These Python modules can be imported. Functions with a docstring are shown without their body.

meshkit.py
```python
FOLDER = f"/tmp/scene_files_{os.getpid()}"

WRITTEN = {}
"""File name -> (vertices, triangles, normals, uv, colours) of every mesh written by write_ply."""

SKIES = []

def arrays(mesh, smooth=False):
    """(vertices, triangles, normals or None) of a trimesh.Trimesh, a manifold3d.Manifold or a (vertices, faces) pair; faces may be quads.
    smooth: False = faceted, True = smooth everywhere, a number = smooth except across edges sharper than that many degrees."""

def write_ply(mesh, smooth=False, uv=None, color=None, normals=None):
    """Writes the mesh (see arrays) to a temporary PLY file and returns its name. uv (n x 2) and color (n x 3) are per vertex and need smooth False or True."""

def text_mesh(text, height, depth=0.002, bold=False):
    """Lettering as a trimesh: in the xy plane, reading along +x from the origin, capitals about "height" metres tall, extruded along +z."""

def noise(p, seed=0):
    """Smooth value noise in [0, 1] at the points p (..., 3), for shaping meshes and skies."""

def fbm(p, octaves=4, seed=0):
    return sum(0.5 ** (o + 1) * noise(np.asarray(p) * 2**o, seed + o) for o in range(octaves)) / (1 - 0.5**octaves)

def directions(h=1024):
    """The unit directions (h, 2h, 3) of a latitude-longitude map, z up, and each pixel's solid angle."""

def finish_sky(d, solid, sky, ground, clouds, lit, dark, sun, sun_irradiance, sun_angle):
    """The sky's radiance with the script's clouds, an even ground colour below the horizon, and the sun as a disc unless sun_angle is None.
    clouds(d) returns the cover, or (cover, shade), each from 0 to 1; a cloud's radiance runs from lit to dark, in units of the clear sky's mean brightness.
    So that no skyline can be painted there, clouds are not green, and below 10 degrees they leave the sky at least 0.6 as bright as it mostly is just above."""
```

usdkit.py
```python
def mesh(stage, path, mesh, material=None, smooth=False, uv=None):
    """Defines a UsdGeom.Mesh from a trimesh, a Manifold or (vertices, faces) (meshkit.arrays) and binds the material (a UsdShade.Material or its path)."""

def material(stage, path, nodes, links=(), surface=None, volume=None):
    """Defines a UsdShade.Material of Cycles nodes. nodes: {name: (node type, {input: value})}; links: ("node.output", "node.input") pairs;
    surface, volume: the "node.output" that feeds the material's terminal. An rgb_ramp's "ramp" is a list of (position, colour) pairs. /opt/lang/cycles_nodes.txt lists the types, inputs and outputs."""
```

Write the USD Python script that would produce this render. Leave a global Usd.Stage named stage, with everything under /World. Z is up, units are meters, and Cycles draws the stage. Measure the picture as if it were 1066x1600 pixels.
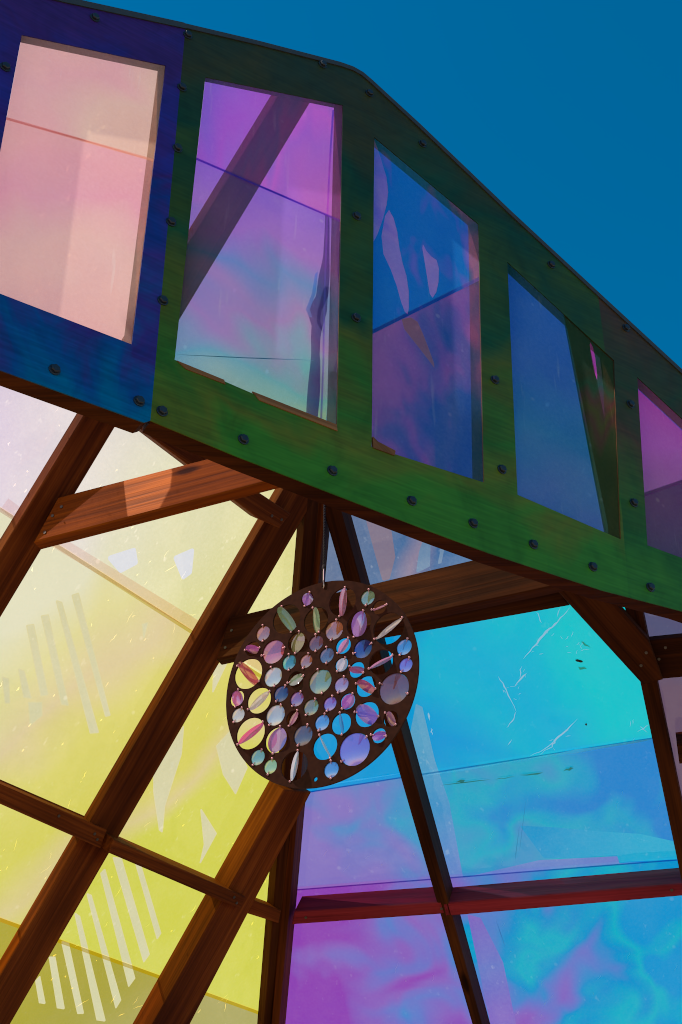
import math, random
import numpy as np
import trimesh, usdkit, meshkit
from shapely.geometry import Polygon, Point, LineString
from shapely.ops import unary_union
from pxr import Usd, UsdGeom, UsdLux, UsdShade, Gf, Sdf

random.seed(7)
rng = np.random.default_rng(7)
stage = Usd.Stage.CreateInMemory()
UsdGeom.SetStageUpAxis(stage, UsdGeom.Tokens.z)
UsdGeom.SetStageMetersPerUnit(stage, 1.0)
world = UsdGeom.Xform.Define(stage, '/World')
stage.SetDefaultPrim(world.GetPrim())

# ------------------------------------------------------------------ camera, sky, sun, exposure
EYE = np.array([0.0, 0.0, 1.5])
PITCH = math.radians(35)
FPX = 2222.0                                     # focal length in pixels of the 1066 x 1600 photograph
cam = UsdGeom.Camera.Define(stage, '/World/camera')
cam.AddTranslateOp().Set(Gf.Vec3d(*EYE))
cam.AddRotateXOp().Set(90 + 35.0)
cam.CreateHorizontalApertureAttr(24.0)
cam.CreateVerticalApertureAttr(24.0 * 1600 / 1066)
cam.CreateFocalLengthAttr(24.0 * FPX / 1066)
cam.CreateClippingRangeAttr(Gf.Vec2f(0.05, 2000))
cam.CreateExposureAttr(1.3)

SUN_DIR = np.array([-0.60, -0.22, 0.77]); SUN_DIR /= np.linalg.norm(SUN_DIR)
EL, ROT = math.asin(SUN_DIR[2]), math.atan2(SUN_DIR[0], SUN_DIR[1])
sky_m = usdkit.material(stage, '/World/Looks/sky', {
    's': ('sky_texture', {'sky_type': 'single_scattering', 'sun_disc': False, 'sun_elevation': EL, 'sun_rotation': ROT,
                          'air_density': 1.0, 'aerosol_density': 0.35, 'ozone_density': 3.0, 'altitude': 300.0}),
    'h': ('hsv', {'hue': 0.485, 'saturation': 1.45, 'value': 1.0}),
    'b': ('background_shader', {'strength': 0.056})},
    [('s.color', 'h.color'), ('h.color', 'b.color')], surface='b.background')
dome = UsdLux.DomeLight.Define(stage, '/World/sky')
UsdShade.MaterialBindingAPI.Apply(dome.GetPrim()).Bind(sky_m)
dome.GetPrim().SetCustomDataByKey('kind', 'structure')
sun = UsdLux.DistantLight.Define(stage, '/World/sun')
sun.CreateIntensityAttr(1.25); sun.CreateNormalizeAttr(True) if hasattr(sun, 'CreateNormalizeAttr') else None
sun.CreateAngleAttr(0.5); sun.CreateColorAttr(Gf.Vec3f(1.0, 0.90, 0.76))
_z = SUN_DIR; _x = np.cross([0, 0, 1.0], _z); _x /= np.linalg.norm(_x); _y = np.cross(_z, _x)
sun.AddTransformOp().Set(Gf.Matrix4d(*_x, 0, *_y, 0, *_z, 0, 0, 0, 0, 1))

# ------------------------------------------------------------------ helpers
def ray(x, y):
    r, u = (x - 533) / FPX, (800 - y) / FPX
    d = np.array([r, math.cos(PITCH) - math.sin(PITCH) * u, math.sin(PITCH) + math.cos(PITCH) * u])
    return d / np.linalg.norm(d)

def unit(v):
    v = np.asarray(v, float); return v / np.linalg.norm(v)

class Plane:
    """A plane with an origin and axes: h (level), u (up along the plane), n (towards the inside)."""
    def __init__(s, P, n, h):
        s.P, s.n = np.asarray(P, float), unit(n)
        s.h = unit(np.asarray(h, float) - s.n * np.dot(h, s.n))
        s.u = np.cross(s.n, s.h)
        if s.u[2] < 0: s.u = -s.u
    def off(s, d): return Plane(s.P + s.n * d, s.n, s.h)
    def hit(s, px):
        d = ray(*px); return EYE + d * (np.dot(s.P - EYE, s.n) / np.dot(d, s.n))
    def st(s, p): q = np.asarray(p) - s.P; return np.array([np.dot(q, s.h), np.dot(q, s.u)])
    def xyz(s, st): return s.P + s.h * st[0] + s.u * st[1]
    def px_st(s, px): return s.st(s.hit(px))

taken = {}
def numbered(path):
    k = taken.get(path); taken[path] = 0 if k is None else k + 1
    return path if k is None else '%s_%03d' % (path, k + 1)

def path_of(parent): return '/World' if parent is None else str(parent.GetPath())

def label(prim, text=None, cat=None, group=None, kind=None):
    for k, v in (('label', text), ('category', cat), ('group', group), ('kind', kind)):
        if v: prim.SetCustomDataByKey(k, v)
    return prim

def obj(name, vf, mat, parent=None, frame=None, smooth=False):
    """One Mesh prim. frame = (origin, x, y, z): the vertices are stored in that frame, so grain follows the piece."""
    path = numbered(path_of(parent) + '/' + name)
    v, f, n = meshkit.arrays(vf, smooth)
    v = np.asarray(v, float)
    base = np.zeros(3) if parent is None else BASE.get(str(parent.GetPath()), np.zeros(3))
    if frame is None:
        frame = (v.mean(0), np.array([1.0, 0, 0]), np.array([0, 1.0, 0]), np.array([0, 0, 1.0]))
    o, R = np.asarray(frame[0], float), np.array([unit(frame[1]), unit(frame[2]), unit(frame[3])])
    lv = (v - o) @ R.T
    m = usdkit.mesh(stage, path, (lv, np.asarray(f)), mat)
    if n is not None:
        from pxr import Vt
        m.CreateNormalsAttr(Vt.Vec3fArray.FromNumpy((np.asarray(n) @ R.T).astype(np.float32))); m.SetNormalsInterpolation('vertex')
    # parents that carry a frame of their own
    M = np.eye(4); M[:3, :3] = R; M[3, :3] = o
    PM = WM.get(path_of(parent), np.eye(4))
    L = M @ np.linalg.inv(PM)
    m.AddTransformOp().Set(Gf.Matrix4d(*[float(x) for x in L.ravel()]))
    WM[path] = M
    return m.GetPrim()
BASE, WM = {}, {}

def thing(name, loc):
    path = numbered('/World/' + name)
    x = UsdGeom.Xform.Define(stage, path); x.AddTranslateOp().Set(Gf.Vec3d(*[float(c) for c in loc]))
    M = np.eye(4); M[3, :3] = loc; WM[path] = M
    return x.GetPrim()

def prism_convex(front, n, depth, c=0.004):
    """Convex polygon (k,3) seen from +n, pushed back by depth, with a small chamfer round the front and back edges."""
    P = np.asarray(front, float); k = len(P); ctr = P.mean(0)
    if np.dot(np.cross(P[1] - P[0], P[2] - P[1]), n) < 0: P = P[::-1]
    def inset(Q, d):
        out = []
        for i in range(k):
            a, b, e = Q[i - 1], Q[i], Q[(i + 1) % k]
            n1 = unit(np.cross(n, b - a)); n2 = unit(np.cross(n, e - b))
            w = n1 + n2; w = w / max(0.3, np.dot(w, n1)); out.append(b + w * d)
        return np.array(out)
    I = inset(P, c)
    rings = [I, P - n * c, P - n * (depth - c), I - n * depth]
    V = np.vstack(rings + [[I.mean(0)], [I.mean(0) - n * depth]])
    F = []
    for r in range(3):
        for i in range(k):
            j = (i + 1) % k; a, b, e, g = r * k + i, r * k + j, (r + 1) * k + j, (r + 1) * k + i
            F += [[a, g, e], [a, e, b]]
    for i in range(k):
        j = (i + 1) % k
        F += [[4 * k, i, j], [4 * k + 1, 3 * k + j, 3 * k + i]]
    return V, np.array(F)

def timber(name, px, plane, depth, mat, parent, ground=False, axis=None, lab=None, lift=0.0, c=0.004):
    """A beam: pixel outline of its front face on the plane, depth away from the viewer. ground: run the last two corners down to the ground.
    outline order: top-left, top-right, bottom-right, bottom-left."""
    pl = plane.off(lift) if lift else plane
    Q = np.array([pl.hit(p) for p in px])
    if ground:
        for a, b in ((1, 2), (0, 3)):
            d = Q[b] - Q[a]; Q[b] = Q[a] + d * ((0.0 - Q[a][2]) / d[2])
    V, F = prism_convex(Q, pl.n, depth, c)
    ax = unit(axis(Q) if axis else ((Q[3] - Q[0]) if ground or abs(np.linalg.norm(Q[3] - Q[0])) > np.linalg.norm(Q[1] - Q[0]) else (Q[1] - Q[0])))
    y = np.cross(pl.n, ax)
    p = obj(name, (V, F), mat, parent, (Q.mean(0) - pl.n * (depth / 2 + random.uniform(-.02, .02)), ax, y, pl.n))
    if lab: label(p, lab)
    return p

def polys(g): return [g] if g.geom_type == 'Polygon' else [q for q in getattr(g, 'geoms', []) if q.geom_type == 'Polygon' and q.area > 1e-5]
def flat(poly, plane, lift=0.0):
    """Triangulated sheet of a shapely polygon in the plane's coordinates."""
    p, V, F, k = plane.off(lift), [], [], 0
    for q in polys(poly):
        v, f = trimesh.creation.triangulate_polygon(q, engine='earcut')
        V.append(p.P + np.outer(v[:, 0], p.h) + np.outer(v[:, 1], p.u)); F.append(f + k); k += len(v)
    return np.vstack(V), np.vstack(F)

def plate(poly, plane, depth, lift=0.0):
    """Solid of a shapely polygon, front at the plane + lift, going back by depth."""
    m = trimesh.creation.extrude_polygon(poly, depth, engine='earcut')
    v = np.array(m.vertices); p = plane.off(lift)
    V = p.P + np.outer(v[:, 0], p.h) + np.outer(v[:, 1], p.u) + np.outer(v[:, 2] - depth, p.n)
    F = np.array(m.faces)
    if np.dot(np.cross(p.h, p.u), p.n) < 0: F = F[:, ::-1]
    return V, F

def pxpoly(px, plane): return Polygon([plane.px_st(p) for p in px]).buffer(0)

# ------------------------------------------------------------------ the planes the pavilion is built on
hF = unit([0.857, 0.515, 0]); nF = np.array([0.515, -0.857, 0])
FAS = Plane(EYE + ray(500, 762) * 3.7, nF, hF)
# the blue panel turns a little away at the seam
_a, _b = FAS.hit((291, 40)), FAS.hit((235, 663))
_seam = unit(_a - _b)
def turn(v, ax, deg):
    t = math.radians(deg); return v * math.cos(t) + np.cross(ax, v) * math.sin(t) + ax * np.dot(ax, v) * (1 - math.cos(t))
BLU = Plane(_b, turn(nF, _seam, 3.0), turn(hF, _seam, 3.0))
PC = EYE + ray(440, 1420) * 6.0
tL = math.radians(37.5); hL = unit([0.597, 0.802, 0])
LEFT = Plane(PC, [0.802 * math.cos(tL), -0.597 * math.cos(tL), -math.sin(tL)], hL)
aR, tR = math.radians(15.5), math.radians(44)
hR = np.array([math.cos(aR), -math.sin(aR), 0])
RIGHT = Plane(PC, [-math.sin(aR) * math.cos(tR), -math.cos(aR) * math.cos(tR), -math.sin(tR)], hR)
DL, DR = 0.050, 0.15                                # timber depth of the two walls
LF, RF = LEFT.off(-DL - 0.004), RIGHT.off(-DR - 0.004)   # the film sheets lie on the outside of the timbers
hT = unit([0.928, -0.372, 0])                       # level tie beams
def tie_plane(P): return Plane(P, np.array([-0.372, -0.928, 0]), hT)

P1 = LEFT.off(0.004).hit((84, 812)); TP1 = tie_plane(P1 + np.array([-0.372, -0.928, 0]) * 0.05)

# ------------------------------------------------------------------ materials
def wood(name, dark, mid, light, rough=0.68, knots=True):
    n = {'tc': ('texture_coordinate', {}),
         'oi': ('object_info', {}),
         'off': ('combine_xyz', {}),
         'rm': ('math', {'math_type': 'multiply', 'value2': 37.0}),
         'va': ('vector_math', {'math_type': 'add'}),
         'm1': ('mapping', {'scale': (0.45, 11, 11)}),
         'n1': ('noise_texture', {'scale': 1.0, 'detail': 3.0, 'distortion': 0.6}),
         'ml': ('math', {'math_type': 'multiply', 'value2': 9.0}),
         'fr': ('math', {'math_type': 'pingpong', 'value2': 1.0}),
         'm2': ('mapping', {'scale': (3, 160, 160)}),
         'n2': ('noise_texture', {'scale': 1.0, 'detail': 4.0, 'roughness': 0.65}),
         'mx': ('math', {'math_type': 'multiply_add', 'value2': 0.34}),
         'nm': ('math', {'math_type': 'multiply', 'value2': 0.66}),
         'rp': ('rgb_ramp', {'ramp': [(0.1, dark), (0.5, mid), (0.95, light)]}),
         'm3': ('mapping', {'scale': (1.3, 3, 3)}),
         'n3': ('noise_texture', {'scale': 1.0, 'detail': 3.0}),
         'r3': ('rgb_ramp', {'ramp': [(0.3, (0.45, 0.42, 0.4)), (0.65, (1, 1, 1))]}),
         'mu': ('mix', {'mix_type': 'multiply', 'fac': 1.0}),
         'm4': ('mapping', {'scale': (2.2, 7, 7)}),
         'vk': ('voronoi_texture', {'scale': 1.0, 'feature': 'f1'}),
         'rk': ('rgb_ramp', {'ramp': [(0.0, (0.12, 0.1, 0.1)), (0.07, (0.25, 0.2, 0.18)), (0.13, (1, 1, 1))]}),
         'mk': ('mix', {'mix_type': 'multiply', 'fac': 1.0 if knots else 0.0}),
         'bp': ('bump', {'strength': 0.35, 'distance': 0.004}),
         'p': ('principled_bsdf', {'roughness': rough, 'specular_ior_level': 0.06})}
    l = [('oi.random', 'rm.value1'), ('rm.value', 'off.x'), ('rm.value', 'off.y'), ('tc.object', 'va.vector1'), ('off.vector', 'va.vector2'),
         ('va.vector', 'm1.vector'), ('m1.vector', 'n1.vector'), ('n1.fac', 'ml.value1'), ('ml.value', 'fr.value1'),
         ('va.vector', 'm2.vector'), ('m2.vector', 'n2.vector'), ('fr.value', 'mx.value1'), ('n2.fac', 'nm.value1'), ('nm.value', 'mx.value3'),
         ('mx.value', 'rp.fac'), ('va.vector', 'm3.vector'), ('m3.vector', 'n3.vector'), ('n3.fac', 'r3.fac'),
         ('rp.color', 'mu.color1'), ('r3.color', 'mu.color2'), ('va.vector', 'm4.vector'), ('m4.vector', 'vk.vector'), ('vk.distance', 'rk.fac'),
         ('mu.color', 'mk.color1'), ('rk.color', 'mk.color2'), ('mk.color', 'p.base_color'), ('mx.value', 'bp.height'), ('bp.normal', 'p.normal')]
    return usdkit.material(stage, '/World/Looks/' + name, n, l, surface='p.BSDF')

WOOD = wood('stained_timber', (0.040, 0.008, 0.002), (0.17, 0.038, 0.006), (0.32, 0.085, 0.012))
WOOD_SUNLIT = wood('sunlit_timber', (0.05, 0.011, 0.001), (0.25, 0.052, 0.002), (0.46, 0.105, 0.003))  # lighter orange copy, sunlight on the tie beam painted into its base
WOOD2 = wood('shaded_timber', (0.018, 0.004, 0.001), (0.062, 0.015, 0.003), (0.12, 0.032, 0.006))  # darker copy of the timber, shade painted into its base
WOOD_REDLIT = wood('red_lit_timber', (0.08, 0.007, 0.010), (0.24, 0.020, 0.030), (0.36, 0.04, 0.05))  # crimson base paints film-tinted sunlight on the purlins
LATH = wood('pale_lath', (0.12, 0.05, 0.02), (0.24, 0.095, 0.035), (0.32, 0.14, 0.05), knots=False)

def film(name, ramp, p0=None, p1=None, amp=0.5, scale=1.6, sheer=0.45, glow=1.0, gloss=(0.6, 0.6, 0.6), gw=0.08, grime=0.25,
         stretch=(1, 1, 1), dist=0.6, rough=0.06, back=None, bw=0.0, bias=0.0, bump=0.25, dirt=(0.86, 0.84, 0.80)):
    """Dichroic film: one colour passes, the other is mirrored; dust and scuffs scatter light.
    ramp: colour that passes, along p0..p1 plus noise. sheer: the share that passes unscattered."""
    p0 = np.zeros(3) if p0 is None else np.asarray(p0); p1 = np.array([0, 0, 1e6]) if p1 is None else np.asarray(p1)
    d = p1 - p0; g = d / np.dot(d, d)
    n = {'ge': ('geometry', {}),
         'dt': ('vector_math', {'math_type': 'dot_product', 'vector2': tuple(g)}),
         'mp': ('mapping', {'scale': stretch}),
         'n1': ('noise_texture', {'scale': scale, 'detail': 2.0, 'roughness': 0.42, 'distortion': dist}),
         'a': ('math', {'math_type': 'multiply_add', 'value2': amp, 'value3': -amp * 0.5 - float(np.dot(p0, g)) + bias}),
         'f': ('math', {'math_type': 'add'}),
         'rp': ('rgb_ramp', {'ramp': ramp}),
         # dust: fine speckle, spots and drips
         'n2': ('noise_texture', {'scale': 90.0, 'detail': 2.0, 'roughness': 0.7}),
         'r2': ('rgb_ramp', {'ramp': [(0.35, (0, 0, 0)), (0.8, (1, 1, 1))]}),
         'v1': ('voronoi_texture', {'scale': 7.0, 'randomness': 1.0}),
         'r1': ('rgb_ramp', {'ramp': [(0.0, (1, 1, 1)), (0.035, (0.8, 0.8, 0.8)), (0.075, (0, 0, 0))]}),
         'ms': ('mapping', {'scale': (34, 34, 3.5), 'rotation': (0.25, 0.3, 0)}),
         'n3': ('noise_texture', {'scale': 1.0, 'detail': 2.0, 'roughness': 0.6}),
         'r3': ('rgb_ramp', {'ramp': [(0.66, (0, 0, 0)), (0.76, (1, 1, 1))]}),
         'n4': ('noise_texture', {'scale': 5.0, 'detail': 4.0}),
         'r4': ('rgb_ramp', {'ramp': [(0.4, (0, 0, 0)), (0.75, (1, 1, 1))]}),
         'x1': ('math', {'math_type': 'multiply_add', 'value2': 0.6}),
         'x2': ('math', {'math_type': 'multiply_add', 'value2': 0.9}),
         'x3': ('math', {'math_type': 'multiply_add', 'value2': 0.22}),
         'x4': ('math', {'math_type': 'multiply', 'value2': 0.25}),
         'xg': ('math', {'math_type': 'multiply', 'value2': grime, 'use_clamp': True}),
         'md': ('mix', {'mix_type': 'mix', 'color2': dirt}),
         'mt': ('mix', {'mix_type': 'mix', 'color2': dirt}),
         'gl': ('mix', {'mix_type': 'multiply', 'fac': 1.0, 'color2': (glow, glow, glow)}),
         'n5': ('noise_texture', {'scale': 6.0, 'detail': 2.0}),
         'bp': ('bump', {'strength': bump, 'distance': 0.02}),
         't': ('transparent_bsdf', {}),
         'l': ('translucent_bsdf', {}),
         'df': ('diffuse_bsdf', {'color': back or (0.05, 0.05, 0.05)}),
         'g': ('glossy_bsdf', {'color': gloss, 'roughness': rough}),
         'sh': ('math', {'math_type': 'multiply_add', 'value2': 0.5, 'value3': 1 - sheer, 'use_clamp': True}),
         'mA': ('mix_closure', {}), 'mB': ('mix_closure', {'fac': bw}), 'mC': ('mix_closure', {'fac': gw})}
    l = [('ge.position', 'dt.vector1'), ('ge.position', 'mp.vector'), ('mp.vector', 'n1.vector'), ('n1.fac', 'a.value1'), ('a.value', 'f.value1'), ('dt.value', 'f.value2'),
         ('f.value', 'rp.fac'), ('ge.position', 'n2.vector'), ('n2.fac', 'r2.fac'), ('ge.position', 'v1.vector'), ('v1.distance', 'r1.fac'),
         ('ge.position', 'ms.vector'), ('ms.vector', 'n3.vector'), ('n3.fac', 'r3.fac'), ('ge.position', 'n4.vector'), ('n4.fac', 'r4.fac'),
         ('r4.color', 'x4.value1'), ('r2.color', 'x3.value1'), ('x4.value', 'x3.value3'), ('r1.color', 'x2.value1'), ('x3.value', 'x2.value3'),
         ('r3.color', 'x1.value1'), ('x2.value', 'x1.value3'), ('x1.value', 'xg.value1'), ('xg.value', 'md.fac'), ('rp.color', 'md.color1'),
         ('mt.color', 't.color'), ('xg.value', 'mt.fac'), ('rp.color', 'mt.color1'), ('md.result' if False else 'md.color', 'gl.color1'), ('gl.color', 'l.color'), ('n5.fac', 'bp.height'), ('ge.position', 'n5.vector'), ('bp.normal', 'g.normal'),
         ('xg.value', 'sh.value1'), ('sh.value', 'mA.fac'), ('t.BSDF', 'mA.closure1'), ('l.BSDF', 'mA.closure2'),
         ('mA.closure', 'mB.closure1'), ('df.BSDF', 'mB.closure2'), ('mB.closure', 'mC.closure1'), ('g.BSDF', 'mC.closure2')]
    return usdkit.material(stage, '/World/Looks/' + name, n, l, surface='mC.closure')

def facing_mat(name, ramp, p0, p1, amp=0.6, scale=2.0, coat=0.25):
    """Film laid over dark boards: only the mirrored colour is seen."""
    d = np.asarray(p1) - np.asarray(p0); g = d / np.dot(d, d)
    n = {'ge': ('geometry', {}), 'dt': ('vector_math', {'math_type': 'dot_product', 'vector2': tuple(g)}),
         'n1': ('noise_texture', {'scale': scale, 'detail': 4.0, 'distortion': 1.0}),
         'a': ('math', {'math_type': 'multiply_add', 'value2': amp, 'value3': -amp * 0.5 - float(np.dot(p0, g))}),
         'f': ('math', {'math_type': 'add'}), 'rp': ('rgb_ramp', {'ramp': ramp}),
         'ms': ('mapping', {'scale': (6, 6, 110), 'rotation': (0.0, 0.35, 0.55)}), 'n3': ('noise_texture', {'scale': 1.0, 'detail': 3.0}),
         'r3': ('rgb_ramp', {'ramp': [(0.3, (0.80, 0.80, 0.80)), (0.7, (1.12, 1.12, 1.12))]}), 'mu': ('mix', {'mix_type': 'multiply', 'fac': 1.0}),
         'n2': ('noise_texture', {'scale': 14.0, 'detail': 5.0, 'roughness': 0.7}), 'r2': ('rgb_ramp', {'ramp': [(0.2, (0.3, 0.3, 0.3)), (0.8, (0.55, 0.55, 0.55))]}),
         'n6': ('noise_texture', {'scale': 5.0, 'detail': 5.0, 'roughness': 0.6, 'distortion': 1.5}), 'r6': ('rgb_ramp', {'ramp': [(0.3, (0.80, 0.76, 0.74)), (0.5, (1.0, 1.0, 1.0)), (0.7, (1.22, 1.10, 1.05))]}), 'm6': ('mix', {'mix_type': 'multiply', 'fac': 1.0}),
         'bp': ('bump', {'strength': 0.05, 'distance': 0.006}),
         'p': ('principled_bsdf', {'specular_ior_level': 0.5})}
    l = [('ge.position', 'dt.vector1'), ('ge.position', 'n1.vector'), ('n1.fac', 'a.value1'), ('a.value', 'f.value1'), ('dt.value', 'f.value2'), ('f.value', 'rp.fac'),
         ('ge.position', 'ms.vector'), ('ms.vector', 'n3.vector'), ('n3.fac', 'r3.fac'), ('rp.color', 'mu.color1'), ('r3.color', 'mu.color2'), ('mu.color', 'm6.color1'), ('r6.color', 'm6.color2'), ('ge.position', 'n6.vector'), ('n6.fac', 'r6.fac'), ('m6.color', 'p.base_color'),
         ('ge.position', 'n2.vector'), ('n2.fac', 'r2.fac'), ('r2.color', 'p.roughness'), ('n3.fac', 'bp.height'), ('bp.normal', 'p.normal'), ('rp.color', 'p.specular_tint')]
    return usdkit.material(stage, '/World/Looks/' + name, n, l, surface='p.BSDF')

def plain(name, col, rough=0.5, metal=0.0, spec=0.5, var=0.25, scale=30):
    n = {'ge': ('geometry', {}), 'n1': ('noise_texture', {'scale': scale, 'detail': 4.0}),
         'rp': ('rgb_ramp', {'ramp': [(0.25, tuple(c * (1 - var) for c in col)), (0.75, tuple(min(1, c * (1 + var)) for c in col))]}),
         'p': ('principled_bsdf', {'roughness': rough, 'metallic': metal, 'specular_ior_level': spec})}
    return usdkit.material(stage, '/World/Looks/' + name, n, [('ge.position', 'n1.vector'), ('n1.fac', 'rp.fac'), ('rp.color', 'p.base_color')], surface='p.BSDF')

BOLT = plain('black_bolt', (0.02, 0.022, 0.026), 0.38, 0.4)
TRIM = plain('dark_edge_trim', (0.02, 0.016, 0.012), 0.6)
GROUND = plain('dry_ground', (0.16, 0.12, 0.085), 0.95, 0, 0.2, 0.4, 3)

# ------------------------------------------------------------------ the ground
g = 400.0
label(obj('ground', (np.array([[-g, -g, 0], [g, -g, 0], [g, g, 0], [-g, g, 0.0]]), np.array([[0, 1, 2], [0, 2, 3]])), GROUND), kind='structure')

# ------------------------------------------------------------------ the pavilion
pav = thing('pavilion', (PC[0], PC[1], 0.0))
label(pav, 'timber pavilion with leaning walls and gabled fascia glazed in yellow, purple and cyan iridescent film', 'pavilion')

# ---- wall sheets -------------------------------------------------
def halfplane(plane, a, b, keep, big=40.0, extra=0.0):
    """The side of the line a-b (plane coordinates) on which the point keep lies."""
    a, b, keep = map(np.asarray, (a, b, keep)); d = unit(b - a); q = np.array([-d[1], d[0]])
    if np.dot(keep - a, q) < 0: q = -q
    a, b = a - q * extra, b - q * extra
    return Polygon([a - d * big, a + d * big, a + d * big + q * big, a - d * big + q * big])

def corner_line(A, B):
    d = unit(np.cross(A.n, B.n)); M = np.array([A.n, B.n, d])
    p = np.linalg.solve(M, np.array([A.n @ A.P, B.n @ B.P, d @ A.P])); return p, p + d * (3 if d[2] > 0 else -3)
ca, cb = corner_line(LF, RF)

def sheet_st(plane, keep_px, lines, s_rng, extra=0.0):
    P = Polygon([(s_rng[0], -9), (s_rng[1], -9), (s_rng[1], 9), (s_rng[0], 9)])
    k = plane.px_st(keep_px)
    P = P.intersection(halfplane(plane, plane.px_st((500, 775)), plane.px_st((433, 1600)), k))
    gz = plane.xyz((0, 0)); t0 = (0.0 - gz[2]) / plane.u[2]
    P = P.intersection(Polygon([(-30, t0), (30, t0), (30, 30), (-30, 30)]))
    for i, (a, b) in enumerate(lines):
        P = P.intersection(halfplane(plane, plane.px_st(a), plane.px_st(b), k, extra=extra if i == 0 else 0.0))
    return P

sL = (LF.px_st((-900, 1000))[0], 5)
Lp = lambda x, y: LF.hit((x, y))
Rp = lambda x, y: RF.hit((x, y))
GLOW_L, GLOW_R = 0.43, 0.72
L_up = film('film_pearl', [(0.0, (0.88, 0.72, 0.84)), (0.3, (0.92, 0.82, 0.78)), (0.55, (0.92, 0.86, 0.60)), (1.0, (0.88, 0.82, 0.32))], Lp(0, 640), Lp(330, 960), 0.5, 1.5, 0.35, GLOW_L, grime=0.5)
L_mid = film('film_yellow', [(0.0, (0.92, 0.86, 0.58)), (0.2, (0.90, 0.80, 0.34)), (0.36, (0.88, 0.70, 0.36)), (0.5, (0.86, 0.76, 0.17)), (0.75, (0.82, 0.73, 0.12)), (0.88, (0.84, 0.68, 0.28)), (1.0, (0.78, 0.74, 0.09))], Lp(100, 880), Lp(260, 1300), 0.6, 1.5, 0.35, GLOW_L, grime=0.2)
L_low = film('film_olive', [(0.0, (0.92, 0.66, 0.05)), (0.5, (0.86, 0.62, 0.07)), (1.0, (0.92, 0.68, 0.18))], Lp(100, 1480), Lp(200, 1650), 0.7, 2.0, 0.55, GLOW_L * 0.8, grime=0.15)
top1, top2 = ((-400, -60), (520, 132)), ((500, 128), (760, 420))
A = sheet_st(LF, (200, 700), [((0, 800), (290, 985)), top1, top2], sL)
Bs = sheet_st(LF, (200, 1100), [((0, 800), (290, 985)), ((95, 1475), (410, 1588))], sL, 0.015)
C = sheet_st(LF, (200, 1590), [((95, 1475), (410, 1588))], sL, 0.015)
def rounded(pts, n=2):
    P = np.asarray(pts, float)
    for _ in range(n): Q = np.roll(P, -1, 0); P = np.stack([0.75 * P + 0.25 * Q, 0.25 * P + 0.75 * Q], 1).reshape(-1, 2)
    return P
CUTS = {'A': [], 'B': [], 'C': [], 'D': [], 'F': [], 'G': []}
def patch(sheet, key, plane, px, mat, parent_name='film_patch', r=0.004):
    if key in 'DEFG' and parent_name != 'film_strip': px = rounded(px, 2)
    q = Polygon([plane.px_st(p) for p in px]).buffer(0).buffer(-r).buffer(2 * r, join_style=1).buffer(-r)
    q = q.intersection(sheet)
    if q.is_empty: return sheet
    edge = EDGE.get(id(mat))
    inner = q.buffer(-0.0035) if edge is not None else q
    for k in polys(inner): CUTS[key].append((k, mat, parent_name))
    if edge is not None:
        for k in polys(q.difference(inner)): CUTS[key].append((k, edge, parent_name + '_edge'))
    return sheet.difference(q)
def polys(g): return [g] if g.geom_type == 'Polygon' else [q for q in getattr(g, 'geoms', []) if q.geom_type == 'Polygon' and q.area > 1e-5]
def fill(key, plane, lift, parent):
    for q, m, nm in CUTS[key]: obj(nm, flat(q, plane, lift), m, parent)
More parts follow.
